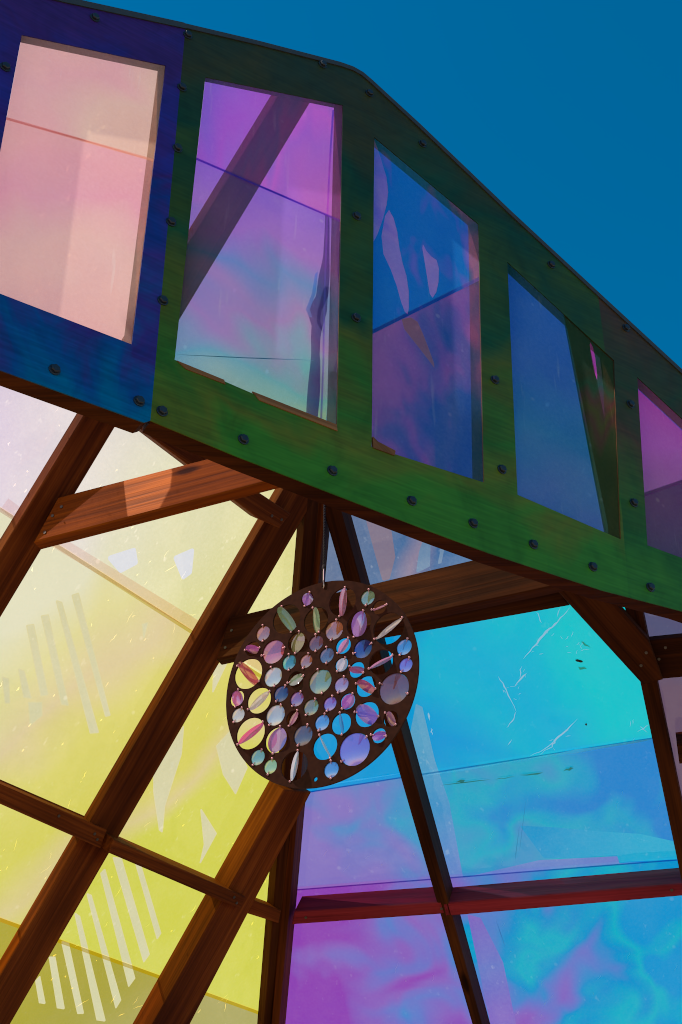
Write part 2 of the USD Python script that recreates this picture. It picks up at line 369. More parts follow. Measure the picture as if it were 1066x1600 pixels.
REFL = film('painted_deck_reflection', [(0.25, (0.86, 0.77, 0.42)), (0.75, (0.90, 0.81, 0.58))], None, None, 1.6, 7.0, 0.4, GLOW_L, grime=0.3)  # mirrored slatted deck painted as pale stripes and shards in the sheets
REFL_A = film('painted_pale_reflection', [(0.25, (0.96, 0.93, 0.92)), (0.75, (0.98, 0.95, 0.90))], None, None, 1.6, 7.0, 0.4, GLOW_L * 1.0, grime=0.3)  # paler pieces of the same painted reflection
REFL_EDGE = film('reflection_soft_edge', [(0.0, (0.84, 0.74, 0.38)), (1.0, (0.84, 0.74, 0.34))], None, None, 1.0, 3.0, 0.35, GLOW_L, grime=0.3)
EDGE = {id(REFL): REFL_EDGE}
PEACH = film('film_peach', [(0.0, (0.98, 0.86, 0.86)), (1.0, (0.98, 0.80, 0.72))], Lp(80, 850), Lp(290, 960), 0.9, 6.0, 0.9, GLOW_L, grime=0.15, gw=0.03)
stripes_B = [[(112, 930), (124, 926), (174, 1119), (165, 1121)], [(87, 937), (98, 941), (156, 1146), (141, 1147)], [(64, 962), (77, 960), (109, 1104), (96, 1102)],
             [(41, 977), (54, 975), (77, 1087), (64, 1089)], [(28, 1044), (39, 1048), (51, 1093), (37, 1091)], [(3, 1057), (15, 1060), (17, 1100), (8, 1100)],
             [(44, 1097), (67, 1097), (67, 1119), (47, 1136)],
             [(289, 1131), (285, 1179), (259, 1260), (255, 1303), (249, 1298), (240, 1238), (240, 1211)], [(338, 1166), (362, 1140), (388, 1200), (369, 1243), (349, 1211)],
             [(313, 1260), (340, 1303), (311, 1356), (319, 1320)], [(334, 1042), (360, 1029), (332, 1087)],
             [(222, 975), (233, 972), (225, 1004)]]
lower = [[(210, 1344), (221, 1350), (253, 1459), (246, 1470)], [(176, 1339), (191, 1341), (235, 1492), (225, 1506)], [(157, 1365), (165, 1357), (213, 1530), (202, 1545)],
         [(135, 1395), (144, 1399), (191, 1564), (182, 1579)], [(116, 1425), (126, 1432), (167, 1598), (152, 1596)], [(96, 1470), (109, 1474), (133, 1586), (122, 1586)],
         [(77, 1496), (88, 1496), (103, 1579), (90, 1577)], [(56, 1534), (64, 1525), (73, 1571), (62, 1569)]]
for q in stripes_B + lower: Bs = patch(Bs, 'B', LF, q, REFL)
for q in lower: C = patch(C, 'C', LF, q, REFL)
for q in [[(212, 855), (216, 881), (188, 896), (165, 870)], [(304, 855), (300, 896), (285, 907), (270, 870)]]: A = patch(A, 'A', LF, q, REFL_A, r=0.01)
# opening added behind the fascia rail, shaped to cast the sun patch
gap = Polygon([LF.st(X + SUN_DIR * (np.dot(LF.P - X, LF.n) / np.dot(SUN_DIR, LF.n))) for X in (TP1.hit(p) for p in ((193, 750), (270, 729), (266, 762), (246, 800), (200, 812)))]).buffer(-0.008).buffer(0.008)
A = A.difference(gap)
sheetA = label(obj('wall_sheet', flat(A, LF, 0.0), L_up, pav), 'pearly pink and cream upper film sheet of the left wall')
sheetB = label(obj('wall_sheet', flat(Bs, LF, -0.003), L_mid, pav), 'bright yellow film sheet of the left wall')
sheetC = label(obj('wall_sheet', flat(C, LF, -0.006), L_low, pav), 'olive yellow lowest film sheet of the left wall')
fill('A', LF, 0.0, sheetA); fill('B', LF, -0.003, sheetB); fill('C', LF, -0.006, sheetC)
def line_px(pts, w, plane):
    L = LineString([plane.px_st(p) for p in pts]); return L.buffer(w, cap_style=2, join_style=1)
for seg in ([(0, 800), (75, 855), (290, 985), (420, 1063)],):
    q = line_px([(x + 6, y - 13) for x, y in seg], 0.022, LF)
    for k in polys(q): label(obj('seam_tape', flat(k, LF, 0.003), PEACH, sheetA), 'peach strip where two sheets overlap')

AZ = (0.0, 0.42, 0.78)
PINK = (0.75, 0.35, 0.80)
R_top = film('film_slate', [(0.0, (0.20, 0.26, 0.40)), (0.4, (0.10, 0.22, 0.42)), (0.55, (0.45, 0.33, 0.42)), (0.68, (0.07, 0.20, 0.42)), (1.0, (0.12, 0.28, 0.5))], Rp(540, 800), Rp(760, 860), 0.35, 2.2, 0.35, 0.8, grime=0.3, stretch=(1.5, 1.5, 0.3))
R_mid = film('film_cyan', [(0.0, AZ), (0.35, (0.0, 0.58, 0.74)), (0.6, (0.0, 0.56, 0.76)), (1.0, (0.0, 0.72, 0.70))], Rp(620, 1130), Rp(900, 980), 0.8, 2.2, 0.28, GLOW_R * 1.1, gw=0.04, grime=0.05)
R_low = film('film_blue', [(0.0, (0.40, 0.26, 0.70)), (0.22, (0.26, 0.30, 0.72)), (0.40, (0.08, 0.42, 0.75)), (0.62, (0.0, 0.58, 0.73)), (0.8, (0.0, 0.48, 0.78)), (1.0, (0.0, 0.34, 0.80))], Rp(520, 1400), Rp(940, 1190), 1.5, 3.6, 0.3, GLOW_R, grime=0.13, dist=0.6)
R_bot = film('film_purple', [(0.0, (0.46, 0.08, 0.58)), (0.22, (0.42, 0.18, 0.66)), (0.36, (0.30, 0.24, 0.72)), (0.48, (0.18, 0.30, 0.76)), (0.62, (0.0, 0.42, 0.77)), (0.8, (0.0, 0.62, 0.72)), (1.0, (0.0, 0.44, 0.80))], Rp(520, 1580), Rp(1040, 1440), 1.6, 3.6, 0.3, GLOW_R, grime=0.13, dist=0.6)
R_far = film('film_mauve', [(0.0, (0.80, 0.40, 0.70)), (0.4, (0.44, 0.24, 0.36)), (0.7, (0.30, 0.24, 0.38)), (1.0, (0.46, 0.22, 0.28))], Rp(1040, 700), Rp(1066, 1050), 0.5, 2.5, 0.4, 0.42, grime=0.08)
sR = (-5, RF.px_st((1030, 1200))[0])
def rsheet(keep, lines, far=False):
    P = sheet_st(RF, keep, lines, (-5, 9) if not far else (-5, RF.px_st((1700, 1100))[0]), 0.015)
    return P
R2line = ((893, 480), (1077, 1371))
rt1, rt2 = ((585, 520), (745, 440)), ((800, 423), (1100, 705))
T2line, SEAM, PURL = ((640, 962), (863, 912)), ((650, 1213), (1020, 1155)), ((472, 1392), (1058, 1346))
D_ = rsheet((650, 900), [rt1, T2line, rt2, R2line])
E_ = rsheet((800, 1050), [T2line, SEAM, R2line])
F_ = rsheet((800, 1280), [SEAM, PURL, R2line])
G_ = rsheet((800, 1500), [PURL, R2line])
H_ = rsheet((1100, 1100), [R2line, rt2], True)
LAV = film('film_lavender', [(0.0, (0.30, 0.36, 0.80)), (0.5, (0.10, 0.48, 0.80)), (1.0, (0.16, 0.60, 0.80))], Rp(740, 1390), Rp(665, 1150), 0.3, 3.0, 0.4, GLOW_R, grime=0.3)
AQUA = film('film_aqua', [(0.0, (0.0, 0.5, 0.82)), (1.0, (0.02, 0.66, 0.86))], Rp(840, 1330), Rp(1000, 1330), 0.5, 3.0, 0.4, GLOW_R, grime=0.2)
ORCH = film('film_pale_orchid', [(0.0, (0.42, 0.22, 0.72)), (0.5, (0.26, 0.30, 0.76)), (1.0, (0.44, 0.22, 0.72))], Rp(740, 1440), Rp(800, 1590), 0.5, 3.0, 0.4, GLOW_R, grime=0.3)
ROSY = film('film_dusty_rose', [(0.0, (0.52, 0.36, 0.46)), (1.0, (0.60, 0.40, 0.46))], Rp(580, 800), Rp(600, 900), 0.5, 3.0, 0.35, GLOW_R * 0.7, grime=0.3)
SILV = film('film_silver_highlight', [(0.0, (0.30, 0.46, 0.66)), (1.0, (0.40, 0.56, 0.72))], Rp(660, 840), Rp(660, 890), 0.5, 6.0, 0.35, GLOW_R * 0.8, grime=0.4, stretch=(4, 4, 0.5))  # whiter highlights on the slate sheet, painted as cut pieces
strip_px = [(650, 1100), (660, 1105), (680, 1190), (702, 1255), (725, 1380), (708, 1392), (640, 1150)]
CUTS['E'] = []
E_ = patch(E_, 'E', RF, strip_px, LAV, 'film_strip'); F_ = patch(F_, 'F', RF, strip_px, LAV, 'film_strip')
F_ = patch(F_, 'F', RF, [(725, 1380), (735, 1370), (843, 1345), (965, 1339), (968, 1350), (1058, 1345), (1060, 1356), (900, 1366), (774, 1379), (720, 1386)], LAV, 'film_strip')
F_ = patch(F_, 'F', RF, [(812, 1291), (870, 1294), (935, 1300), (1000, 1304), (1060, 1317), (1060, 1344), (968, 1348), (964, 1337), (900, 1341), (850, 1342)], AQUA, 'film_strip')
G_ = patch(G_, 'G', RF, [(730, 1430), (751, 1436), (786, 1505), (808, 1610), (768, 1610)], ORCH, 'film_strip')
D_ = patch(D_, 'D', RF, [(566, 790), (596, 802), (612, 830), (618, 870), (609, 905), (598, 908), (585, 862)], ROSY, 'film_strip', r=0.008)
D_ = patch(D_, 'D', RF, [(664, 836), (674, 834), (672, 885), (650, 896), (655, 862)], SILV, 'film_strip', r=0.006)
D_ = patch(D_, 'D', RF, [(690, 850), (696, 850), (690, 880), (684, 882)], SILV, 'film_strip', r=0.004)
CRACK = film('white_crease', [(0.3, (0.30, 0.62, 0.80)), (0.7, (0.72, 0.72, 0.84))], None, None, 1.6, 30.0, 0.1, 0.72, grime=0.1)
PINKEDGE = film('pink_sheet_edge', [(0.0, (0.75, 0.82, 0.86)), (0.5, (0.86, 0.74, 0.78)), (1.0, (0.92, 0.42, 0.52))], Rp(740, 1200), Rp(1000, 1158), 0.1, 3.0, 0.1, 1.2, grime=0.4)
RESIDUE = film('green_glue_residue', [(0.0, (0.05, 0.42, 0.30)), (1.0, (0.08, 0.5, 0.2))], None, None, 1.0, 20.0, 0.3, 0.8, grime=0.2)
DARKSPOT = plain('burnt_edge', (0.02, 0.02, 0.015), 0.7)
def c6(pts): return [(660 + x * .381, 850 + y * .381) for x, y in pts]
def crack(pts, w, parent, plane=RF, mat=None, name='crease', lift=0.004, jag=0.0, cut_it=False):
    P = np.array([plane.px_st(p) for p in pts]); out = []
    for a, b in zip(P[:-1], P[1:]):
        for t in np.linspace(0, 1, 5)[:-1]: out.append(a + (b - a) * t + rng.normal(0, jag, 2))
    out.append(P[-1]); out = np.array(out); k = len(out)
    d = np.gradient(out, axis=0); d /= np.linalg.norm(d, axis=1)[:, None]; q = np.stack([-d[:, 1], d[:, 0]], 1)
    ww = w * np.sin(np.linspace(0.12, math.pi - 0.12, k)) * rng.uniform(0.55, 1.2, k)
    if cut_it: return Polygon(np.vstack([out + q * ww[:, None], (out - q * ww[:, None])[::-1]])).buffer(0)
    p = plane.off(lift); V = np.array([p.xyz(c) for c in np.vstack([out + q * ww[:, None], out - q * ww[:, None]])])
    F = [[i, i + 1, k + i + 1] for i in range(k - 1)] + [[i, k + i + 1, k + i] for i in range(k - 1)]
    return obj(name, (V, np.array(F)), mat or CRACK, parent)
CR, CRACKS = [], []
for pts, w in [([(605, 262), (555, 320), (510, 360), (470, 410), (415, 472)], 0.0042), ([(405, 505), (400, 550)], 0.002), ([(428, 528), (380, 582)], 0.0035), ([(310, 543), (345, 600), (385, 688)], 0.003),
               ([(385, 688), (375, 720), (345, 755)], 0.002), ([(365, 798), (350, 828)], 0.0015), ([(637, 715), (590, 765), (550, 800), (530, 830), (480, 868)], 0.0032), ([(600, 758), (520, 830), (440, 872)], 0.002),
               ([(470, 275), (490, 325)], 0.002), ([(566, 258), (555, 300)], 0.0015), ([(25, 690), (30, 725)], 0.005), ([(36, 755), (40, 785)], 0.004), ([(880, 770), (930, 742)], 0.0015), ([(890, 745), (925, 775)], 0.0015)]:
    CR.append(crack(c6(pts), w, None, jag=0.0022, cut_it=True))
for _ in range(34):                                # hairline scuffs beside the main creases
    x, y = random.choice([(520, 360), (450, 430), (560, 800), (350, 600), (640, 420), (900, 760), (430, 560)]); x += random.gauss(0, 28); y += random.gauss(0, 28); t = random.uniform(0, 3.1); r = random.uniform(8, 26)
    CR.append(crack(c6([(x, y), (x + r * math.cos(t), y - r * math.sin(t))]), 0.0010, None, jag=0.001, cut_it=True))
CR = unary_union(CR).intersection(E_); E_ = E_.difference(CR)
for k in polys(CR): CRACKS.append((k, CRACK, 'crease'))
sheetD = label(obj('wall_sheet', flat(D_, RF, 0.0), R_top, pav), 'slate blue film sheet with a pink streak at the top of the right wall')
sheetE = label(obj('wall_sheet', flat(E_, RF, -0.003), R_mid, pav), 'cracked cyan film sheet of the right wall')
sheetF = label(obj('wall_sheet', flat(F_, RF, -0.006), R_low, pav), 'blue and violet film sheet below the cyan one')
sheetG = label(obj('wall_sheet', flat(G_, RF, -0.009), R_bot, pav), 'purple and cyan mottled film sheet below the red purlin')
sheetH = label(obj('wall_sheet', flat(H_, RF, -0.004), R_far, pav), 'dull mauve film sheet at the right end')
fill('D', RF, 0.0, sheetD); fill('E', RF, -0.003, sheetE); fill('F', RF, -0.006, sheetF); fill('G', RF, -0.009, sheetG)
# creases, cracks and seams of the cyan sheet
for q, m, nm in CRACKS: obj(nm, flat(q, RF, -0.003), m, sheetE)
crack(c6([(10, 948), (230, 915), (450, 876)]), 0.0035, sheetE, mat=PINKEDGE, name='sheet_edge', lift=0.005)
crack(c6([(440, 878), (700, 838), (950, 798)]), 0.0075, sheetE, mat=PINKEDGE, name='sheet_edge', lift=0.0055)
crack([(470, 1232), (560, 1218), (640, 1206)], 0.003, sheetF, mat=PINKEDGE, name='sheet_edge', lift=0.005)
for a, b, w in [((80, 988), (280, 965), .003), ((300, 962), (380, 952), .002), ((400, 948), (495, 936), .004), ((585, 925), (620, 918), .008), ((140, 975), (175, 968), .006), ((640, 505), (675, 512), .006), ((650, 400), (690, 425), .004)]:
    crack(c6([a, b]), w, sheetF, mat=RESIDUE, name='glue_residue', jag=0.002)
for a, b, w in [((628, 474), (660, 482), .006), ((668, 738), (676, 738), .006)]: crack(c6([a, b]), w, sheetE, mat=DARKSPOT, name='burn_hole', lift=0.006)
for a, b, w in [((805, 1345), (812, 1290), .0015), ((775, 1436), (790, 1480), .0012), ((822, 1250), (812, 1330), .001)]: crack([a, b], w, sheetF, mat=CRACK)

# ---- timbers of the left wall -------------------------------------
timber('rafter', [(439, 144), (486, 159), (0, 967), (15, 840)], LEFT, DL, WOOD, pav, True, lab='leftmost wide rafter passing behind the fascia window')
timber('rafter', [(448, 757), (505, 757), (17, 1600), (-43, 1600)], LEFT, DL, WOOD, pav, True, lab='long rafter left of the hanging disc')
timber('rafter', [(444, 1234), (487, 1238), (310, 1577), (239, 1600)], LEFT, DL + 0.05, WOOD, pav, True, lift=0.05, lab='short rafter rising under the hanging disc')
timber('rafter', [(480, 775), (500, 775), (436, 1600), (413, 1600)], LEFT, DL, WOOD2, pav, True, lab='corner rafter with its shade painted in')  # dark tone paints the shade in the corner
timber('rafter', [(215, -40), (262, -20), (-190, 700), (-250, 690)], LEFT, DL, WOOD, pav, True, lab='rafter outside the picture on the left') if False else None
# purlins lie on the rafters
timber('purlin', [(-120, 1166), (0, 1227), (165, 1298), (156, 1323), (0, 1254), (-120, 1196)], LEFT, 0.09, WOOD, pav, lift=0.040, axis=lambda Q: Q[2] - Q[0])
timber('purlin', [(178, 1312), (384, 1402), (376, 1421), (170, 1333)], LEFT, 0.12, WOOD, pav, lift=0.075, axis=lambda Q: Q[1] - Q[0])
timber('purlin', [(394, 1406), (440, 1423), (436, 1443), (388, 1428)], LEFT, 0.07, WOOD, pav, lift=0.022, axis=lambda Q: Q[1] - Q[0])
timber('purlin', [(208, 638), (455, 803), (437, 825), (405, 811), (196, 652)], LEFT, 0.06, WOOD, pav, lift=0.05, axis=lambda Q: Q[1] - Q[0], lab='high purlin ending on the long rafter behind the tie beam')

# ---- timbers of the right wall ------------------------------------
timber('rafter', [(489, 775), (509, 775), (436, 1600), (424, 1600)], RIGHT, DR, WOOD, pav, True, lab='corner rafter running straight up behind the disc')
timber('rafter', [(506, 800), (524, 800), (753, 1600), (738, 1600)], RIGHT, DR, WOOD2, pav, True, lab='narrow dark rafter between the blue panes') if False else timber('rafter', [(503, 790), (531, 790), (753, 1600), (738, 1600)], RIGHT, DR, WOOD2, pav, True, lab='narrow dark rafter between the blue panes')
timber('rafter', [(868, 425), (896, 425), (1064 + 52, 1500), (1064 + 27, 1500)], RIGHT, DR, WOOD2, pav, True, lab='dark rafter at the right edge')
label(timber('gusset_board', [(930, 490), (960, 530), (988, 560), (992, 872), (976, 864)], RIGHT, 0.03, WOOD2, pav, lift=-0.03, axis=lambda Q: Q[3] - Q[2]), 'dark board beside the right rafter seen through the fourth window')
timber('purlin', [(460, 1425), (690, 1409), (696, 1428), (456, 1445)], RIGHT, DR, WOOD_REDLIT, pav, axis=lambda Q: Q[1] - Q[0])
timber('purlin', [(692, 1412), (1072, 1380), (1078, 1399), (696, 1432)], RIGHT, DR, WOOD_REDLIT, pav, axis=lambda Q: Q[1] - Q[0])
timber('purlin', [(545, 990), (873, 922), (890, 946), (551, 1006)], RIGHT, DR, WOOD2, pav, axis=lambda Q: Q[1] - Q[0], lift=0.002)
timber('purlin', [(1012, 1001), (1200, 982), (1210, 1045), (1034, 1061)], RIGHT, 0.06, WOOD2, pav, axis=lambda Q: Q[1] - Q[0], lift=0.03)
timber('purlin', [(1058, 1164), (1180, 1150), (1184, 1178), (1062, 1194)], RIGHT, DR, WOOD2, pav, axis=lambda Q: Q[1] - Q[0])

# ---- level tie beams and the knee brace ---------------------------
timber('tie_beam', [(90, 777), (116, 770), (345, 711), (548, 656), (556, 716), (52, 847)], TP1, 0.05, WOOD_SUNLIT, pav, axis=lambda Q: Q[3] - Q[0], lab='tie beam with an orange sunlit patch on its face')
P2 = LEFT.off(0.004).hit((350, 1000)); TP2 = tie_plane(P2 + np.array([-0.372, -0.928, 0]) * 0.05)
timber('tie_beam', [(358, 965), (400, 955), (767, 868), (860, 845), (880, 912), (863, 916), (338, 1030)], TP2, 0.05, WOOD2, pav, axis=lambda Q: Q[3] - Q[0], lab='dark tie beam passing behind the hanging disc')
timber('knee_brace', [(820, 820), (880, 850), (1014, 1000), (1036, 1062), (1005, 1070), (820, 868)], RIGHT, 0.06, WOOD2, pav, lift=0.07, axis=lambda Q: Q[3] - Q[0])

# ---- the fascia ---------------------------------------------------
top_px = [(-110, -48), (101, 0), (289, 41), (400, 67), (501, 93), (532, 101), (552, 108), (566, 116), (580, 128), (655, 197), (797, 333), (935, 461), (1066, 582), (1330, 826)]
bot_px = [(1330, 1045), (1066, 955), (940, 922), (764, 864), (680, 833), (527, 774), (370, 713), (234, 657)]
W0 = [(34, 54), (259, 102), (206, 538), (-38, 444)]
W1 = [(321, 120), (536, 164), (527, 672), (273, 562)]
W2 = [(585, 214), (748, 350), (757, 754), (581, 698)]
W3 = [(793, 409), (960, 563), (971, 843), (809, 773)]
W4 = [(996, 589), (1220, 797), (1232, 933), (1012, 852)]
seam_t, seam_b = (290, 41), (235, 657)
green_px = [seam_t] + top_px[3:] + bot_px[:-1] + [seam_b]
blue_px = [(-110, -48), (101, 0), seam_t, seam_b, (225, 660), (0, 578), (-125, 532)]
green = pxpoly(green_px, FAS); blue = pxpoly(blue_px, BLU)
gopen = [pxpoly(w, FAS) for w in (W1, W2, W3, W4)]
bopen = [pxpoly(W0, BLU)]
Fp = lambda x, y: FAS.hit((x, y))
G_RAMP = [(x, (r * 1.30, g_ * 1.22, b * 1.0)) for x, (r, g_, b) in [(0.0, (0.006, 0.020, 0.014)), (0.2, (0.022, 0.022, 0.006)), (0.35, (0.006, 0.028, 0.014)), (0.5, (0.020, 0.040, 0.007)), (0.62, (0.008, 0.042, 0.017)), (0.72, (0.042, 0.058, 0.008)), (0.82, (0.020, 0.085, 0.012)), (0.92, (0.062, 0.085, 0.010)), (1.0, (0.025, 0.11, 0.012))]]
M_GREEN = facing_mat('green_film_over_wood', G_RAMP, Fp(520, 60), Fp(600, 790), 0.5, 2.2)
M_DKGREEN = facing_mat('green_film_with_dark_reflection', [(0.0, (0.05, 0.022, 0.010)), (0.3, (0.022, 0.035, 0.010)), (0.45, (0.06, 0.03, 0.012)), (0.65, (0.035, 0.065, 0.010)), (0.8, (0.02, 0.08, 0.012)), (1.0, (0.03, 0.12, 0.012))], Fp(960, 480), Fp(1040, 930), 0.6, 3.0)  # brown and dark tones paint a structure mirrored in this piece
M_BLUE = facing_mat('blue_film_over_wood', [(0.0, (0.034, 0.011, 0.09)), (0.25, (0.020, 0.018, 0.16)), (0.4, (0.036, 0.012, 0.11)), (0.55, (0.008, 0.028, 0.16)), (0.7, (0.032, 0.020, 0.14)), (0.85, (0.004, 0.055, 0.19)), (1.0, (0.0, 0.10, 0.21))], BLU.hit((60, 20)), BLU.hit((235, 680)), 0.8, 4.5)
split = LineString([FAS.px_st(p) for p in ((925, 430), (936, 470), (952, 600), (972, 800), (985, 960))])
right_half = Polygon([FAS.px_st(p) for p in ((925, 430), (936, 470), (952, 600), (972, 800), (985, 960), (1500, 1150), (1500, 760))])
gl = green.difference(unary_union(gopen)).difference(right_half); gr = green.difference(unary_union(gopen)).intersection(right_half)
def solid(g, plane, depth, lift):
    parts = [plate(q, plane, depth, lift) for q in polys(g)]; V, F, k = [], [], 0
    for v, f in parts: V.append(v); F.append(f + k); k += len(v)
    return np.vstack(V), np.vstack(F)
fg = label(obj('fascia_facing', solid(gl, FAS, 0.003, 0.0), M_GREEN, pav), 'green iridescent film facing of the fascia')
fr = label(obj('fascia_facing', solid(gr, FAS, 0.003, 0.0), M_DKGREEN, pav), 'green end of the fascia facing with a dark olive reflection painted in')
fb = label(obj('fascia_facing', solid(blue.difference(bopen[0]), BLU, 0.003, 0.0), M_BLUE, pav), 'deep blue film facing of the fascia')
FD = 0.055
from shapely import affinity
def raised(q, plane, d):
    sg = 1.0 if plane.u[2] > 0 else -1.0
    return unary_union([affinity.translate(q, 0, d * sg * k / 6) for k in range(7)]).buffer(0.001, join_style=2)
obj('fascia_board', solid(green.buffer(-0.004).difference(unary_union([raised(q, FAS, 0.048) for q in gopen])), FAS, FD, -0.004), WOOD2, pav)
obj('fascia_board', solid(blue.buffer(-0.004).difference(raised(bopen[0], BLU, 0.036)), BLU, FD, -0.004), WOOD2, pav)
# dark edge trim along the top and bottom
def strip(pts, plane, w, depth, lift, side=-1):
    L = LineString([plane.px_st(p) for p in pts]); q = L.buffer(w, single_sided=True, join_style=2) if side > 0 else L.buffer(-w, single_sided=True, join_style=2)
    return solid(q, plane, depth, lift)
label(obj('edge_trim', solid(LineString([FAS.px_st(p) for p in top_px[2:]]).buffer(0.010, cap_style=2), FAS, FD + 0.012, 0.004), TRIM, pav), 'dark trim along the gabled top edge')
label(obj('edge_trim', solid(LineString([BLU.px_st(p) for p in top_px[:2] + [(289, 41)]]).buffer(0.012, cap_style=2), BLU, FD + 0.012, 0.004), TRIM, pav), 'dark trim along the top of the blue panel')

# window panes: two sheets of film meet along a slanting seam
def cut(poly, plane, a, b, keep, extra=0.0):
    return poly.intersection(halfplane(plane, plane.px_st(a), plane.px_st(b), plane.px_st(keep), extra=extra))
GB = (0.03, 0.12, 0.03)
kw = dict(gloss=(0.25, 0.6, 0.12), gw=0.08, back=GB, bw=0.06, rough=0.12)
W0a = film('film_rose_cream', [(0.0, (0.98, 0.66, 0.52)), (0.4, (0.98, 0.58, 0.55)), (0.7, (0.98, 0.74, 0.54)), (1.0, (0.98, 0.70, 0.50))], BLU.hit((20, 60)), BLU.hit((230, 230)), 0.9, 3.0, 0.75, 0.9, gw=0.05, grime=0.4, back=(0.3, 0.2, 0.2), bw=0.05)
W0b = film('film_rose', [(0.0, (0.98, 0.56, 0.52)), (0.35, (0.98, 0.50, 0.56)), (0.6, (0.98, 0.66, 0.55)), (1.0, (0.98, 0.58, 0.52))], BLU.hit((20, 200)), BLU.hit((180, 520)), 0.9, 3.0, 0.75, 0.9, gw=0.05, grime=0.4, back=(0.3, 0.2, 0.2), bw=0.05)
W1a = film('film_orchid', [(0.0, (0.34, 0.16, 0.98)), (0.3, (0.52, 0.14, 0.95)), (0.45, (0.42, 0.18, 0.98)), (0.6, (0.66, 0.16, 0.95)), (0.75, (0.50, 0.16, 0.95)), (1.0, (0.62, 0.16, 0.85))], Fp(320, 150), Fp(520, 300), 0.9, 3.0, 0.7, 0.8, stretch=(2.6, 2.6, 0.5), grime=0.14, **kw)
W1b = film('film_periwinkle', [(0.0, (0.34, 0.16, 0.95)), (0.3, (0.46, 0.22, 0.92)), (0.5, (0.20, 0.34, 0.92)), (0.68, (0.46, 0.30, 0.85)), (0.85, (0.18, 0.55, 0.85)), (1.0, (0.34, 0.62, 0.75))], Fp(420, 290), Fp(400, 620), 0.7, 3.4, 0.7, 0.8, grime=0.18, **kw)
W2a = film('film_sapphire', [(0.0, (0.02, 0.40, 1.0)), (0.45, (0.03, 0.38, 1.0)), (0.62, (0.26, 0.32, 1.0)), (0.85, (0.58, 0.32, 1.0)), (1.0, (0.66, 0.36, 0.98))], Fp(500, 300), Fp(860, 400), 2.4, 5.5, 0.75, 1.0, stretch=(1.8, 1.8, 0.8), grime=0.15, dist=0.5, **kw)
W2b = film('film_indigo', [(0.0, (0.66, 0.22, 0.74)), (0.3, (0.50, 0.18, 0.72)), (0.52, (0.22, 0.18, 0.70)), (0.75, (0.06, 0.17, 0.66)), (1.0, (0.04, 0.16, 0.62))], Fp(560, 540), Fp(760, 700), 2.0, 5.0, 0.75, 0.9, stretch=(1.6, 1.6, 0.9), grime=0.2, dist=0.4, **kw)
W3a = film('film_steel_blue', [(0.0, (0.04, 0.26, 0.85)), (0.4, (0.12, 0.30, 0.80)), (0.7, (0.10, 0.42, 0.72)), (1.0, (0.24, 0.34, 0.74))], Fp(800, 430), Fp(900, 800), 0.6, 3.0, 0.75, 0.8, grime=0.25, **kw)
W4a = film('film_magenta', [(0.0, (1.0, 0.12, 0.85)), (0.6, (1.0, 0.30, 1.0)), (1.0, (0.9, 0.40, 0.95))], Fp(1000, 600), Fp(1050, 760), 0.5, 3.0, 0.8, 1.5, grime=0.2, **kw)
W4b = film('film_dusk', [(0.0, (0.34, 0.14, 0.42)), (1.0, (0.28, 0.2, 0.5))], Fp(1020, 780), Fp(1060, 860), 0.6, 3.0, 0.75, 0.7, grime=0.3, **kw)
def pane(poly, plane, lift, mat, lab):
    return label(obj('window_pane', solid(poly, plane, 0.002, lift) if False else flat(polys(poly)[0], plane, lift), mat, pav), lab)
S0 = ((10, 186), (235, 250)); S1 = ((310, 250), (530, 345))
i0 = bopen[0].buffer(-0.001)
p0a = pane(cut(i0, BLU, *S0, (130, 120)), BLU, -0.002, W0a, 'cream pink upper pane in the blue panel')
p0b = pane(cut(i0, BLU, *S0, (100, 400), 0.012), BLU, -0.004, W0b, 'rose pink lower pane in the blue panel')
i1 = gopen[0].buffer(-0.001)
p1a = pane(cut(i1, FAS, *S1, (420, 200)), FAS, -0.002, W1a, 'orchid purple upper pane of the second window')
p1b = pane(cut(i1, FAS, *S1, (420, 500), 0.012), FAS, -0.004, W1b, 'periwinkle lower pane of the second window')
PK = film('film_pink_edge_reflection', [(0.0, (0.30, 0.34, 1.0)), (0.35, (0.66, 0.30, 1.0)), (0.6, (0.98, 0.42, 0.98)), (1.0, (0.6, 0.36, 1.0))], Fp(600, 200), Fp(640, 500), 1.2, 7.0, 0.72, 1.3, grime=0.3, **kw)
CO = film('film_coral_reflection', [(0.0, (0.55, 0.20, 0.36)), (1.0, (0.50, 0.22, 0.45))], Fp(620, 500), Fp(680, 570), 0.4, 4.0, 0.6, 0.7, grime=0.3, **kw)
PLUM = film('film_plum', [(0.0, (0.16, 0.05, 0.16)), (1.0, (0.30, 0.08, 0.34))], Fp(510, 320), Fp(500, 640), 0.9, 5.0, 0.6, 0.6, grime=0.15, gloss=(0.7, 0.4, 0.7), gw=0.3, rough=0.1, bump=0.8)
def flaps(poly, plane, lift, items):
    out = []
    for px, m, r in items:
        q = Polygon([plane.px_st(p) for p in rounded(px, 1)]).buffer(0).intersection(poly)
        for k in polys(q): out.append((k, m)); poly = poly.difference(k.buffer(0.0002))
    return poly, out
def c5(pts): return [(560 + x * .4747, 100 + y * .4747) for x, y in pts]
FL2 = [(c5([(48, 235), (70, 290), (102, 400), (92, 480), (57, 580), (40, 585)]), PK, .004), (c5([(95, 465), (125, 520), (140, 630), (167, 720), (168, 826), (150, 810), (120, 700), (72, 598)]), PK, .004),
       (c5([(208, 580), (232, 625), (268, 650), (264, 740), (240, 778), (225, 680)]), PK, .006)]
FL2b = [(c5([(130, 840), (190, 828), (222, 900), (262, 1010), (225, 960)]), CO, .002)]  # reflections of loose film, painted as flat cut pieces
i2 = gopen[1].buffer(-0.001); S2 = ((585, 520), (745, 440))
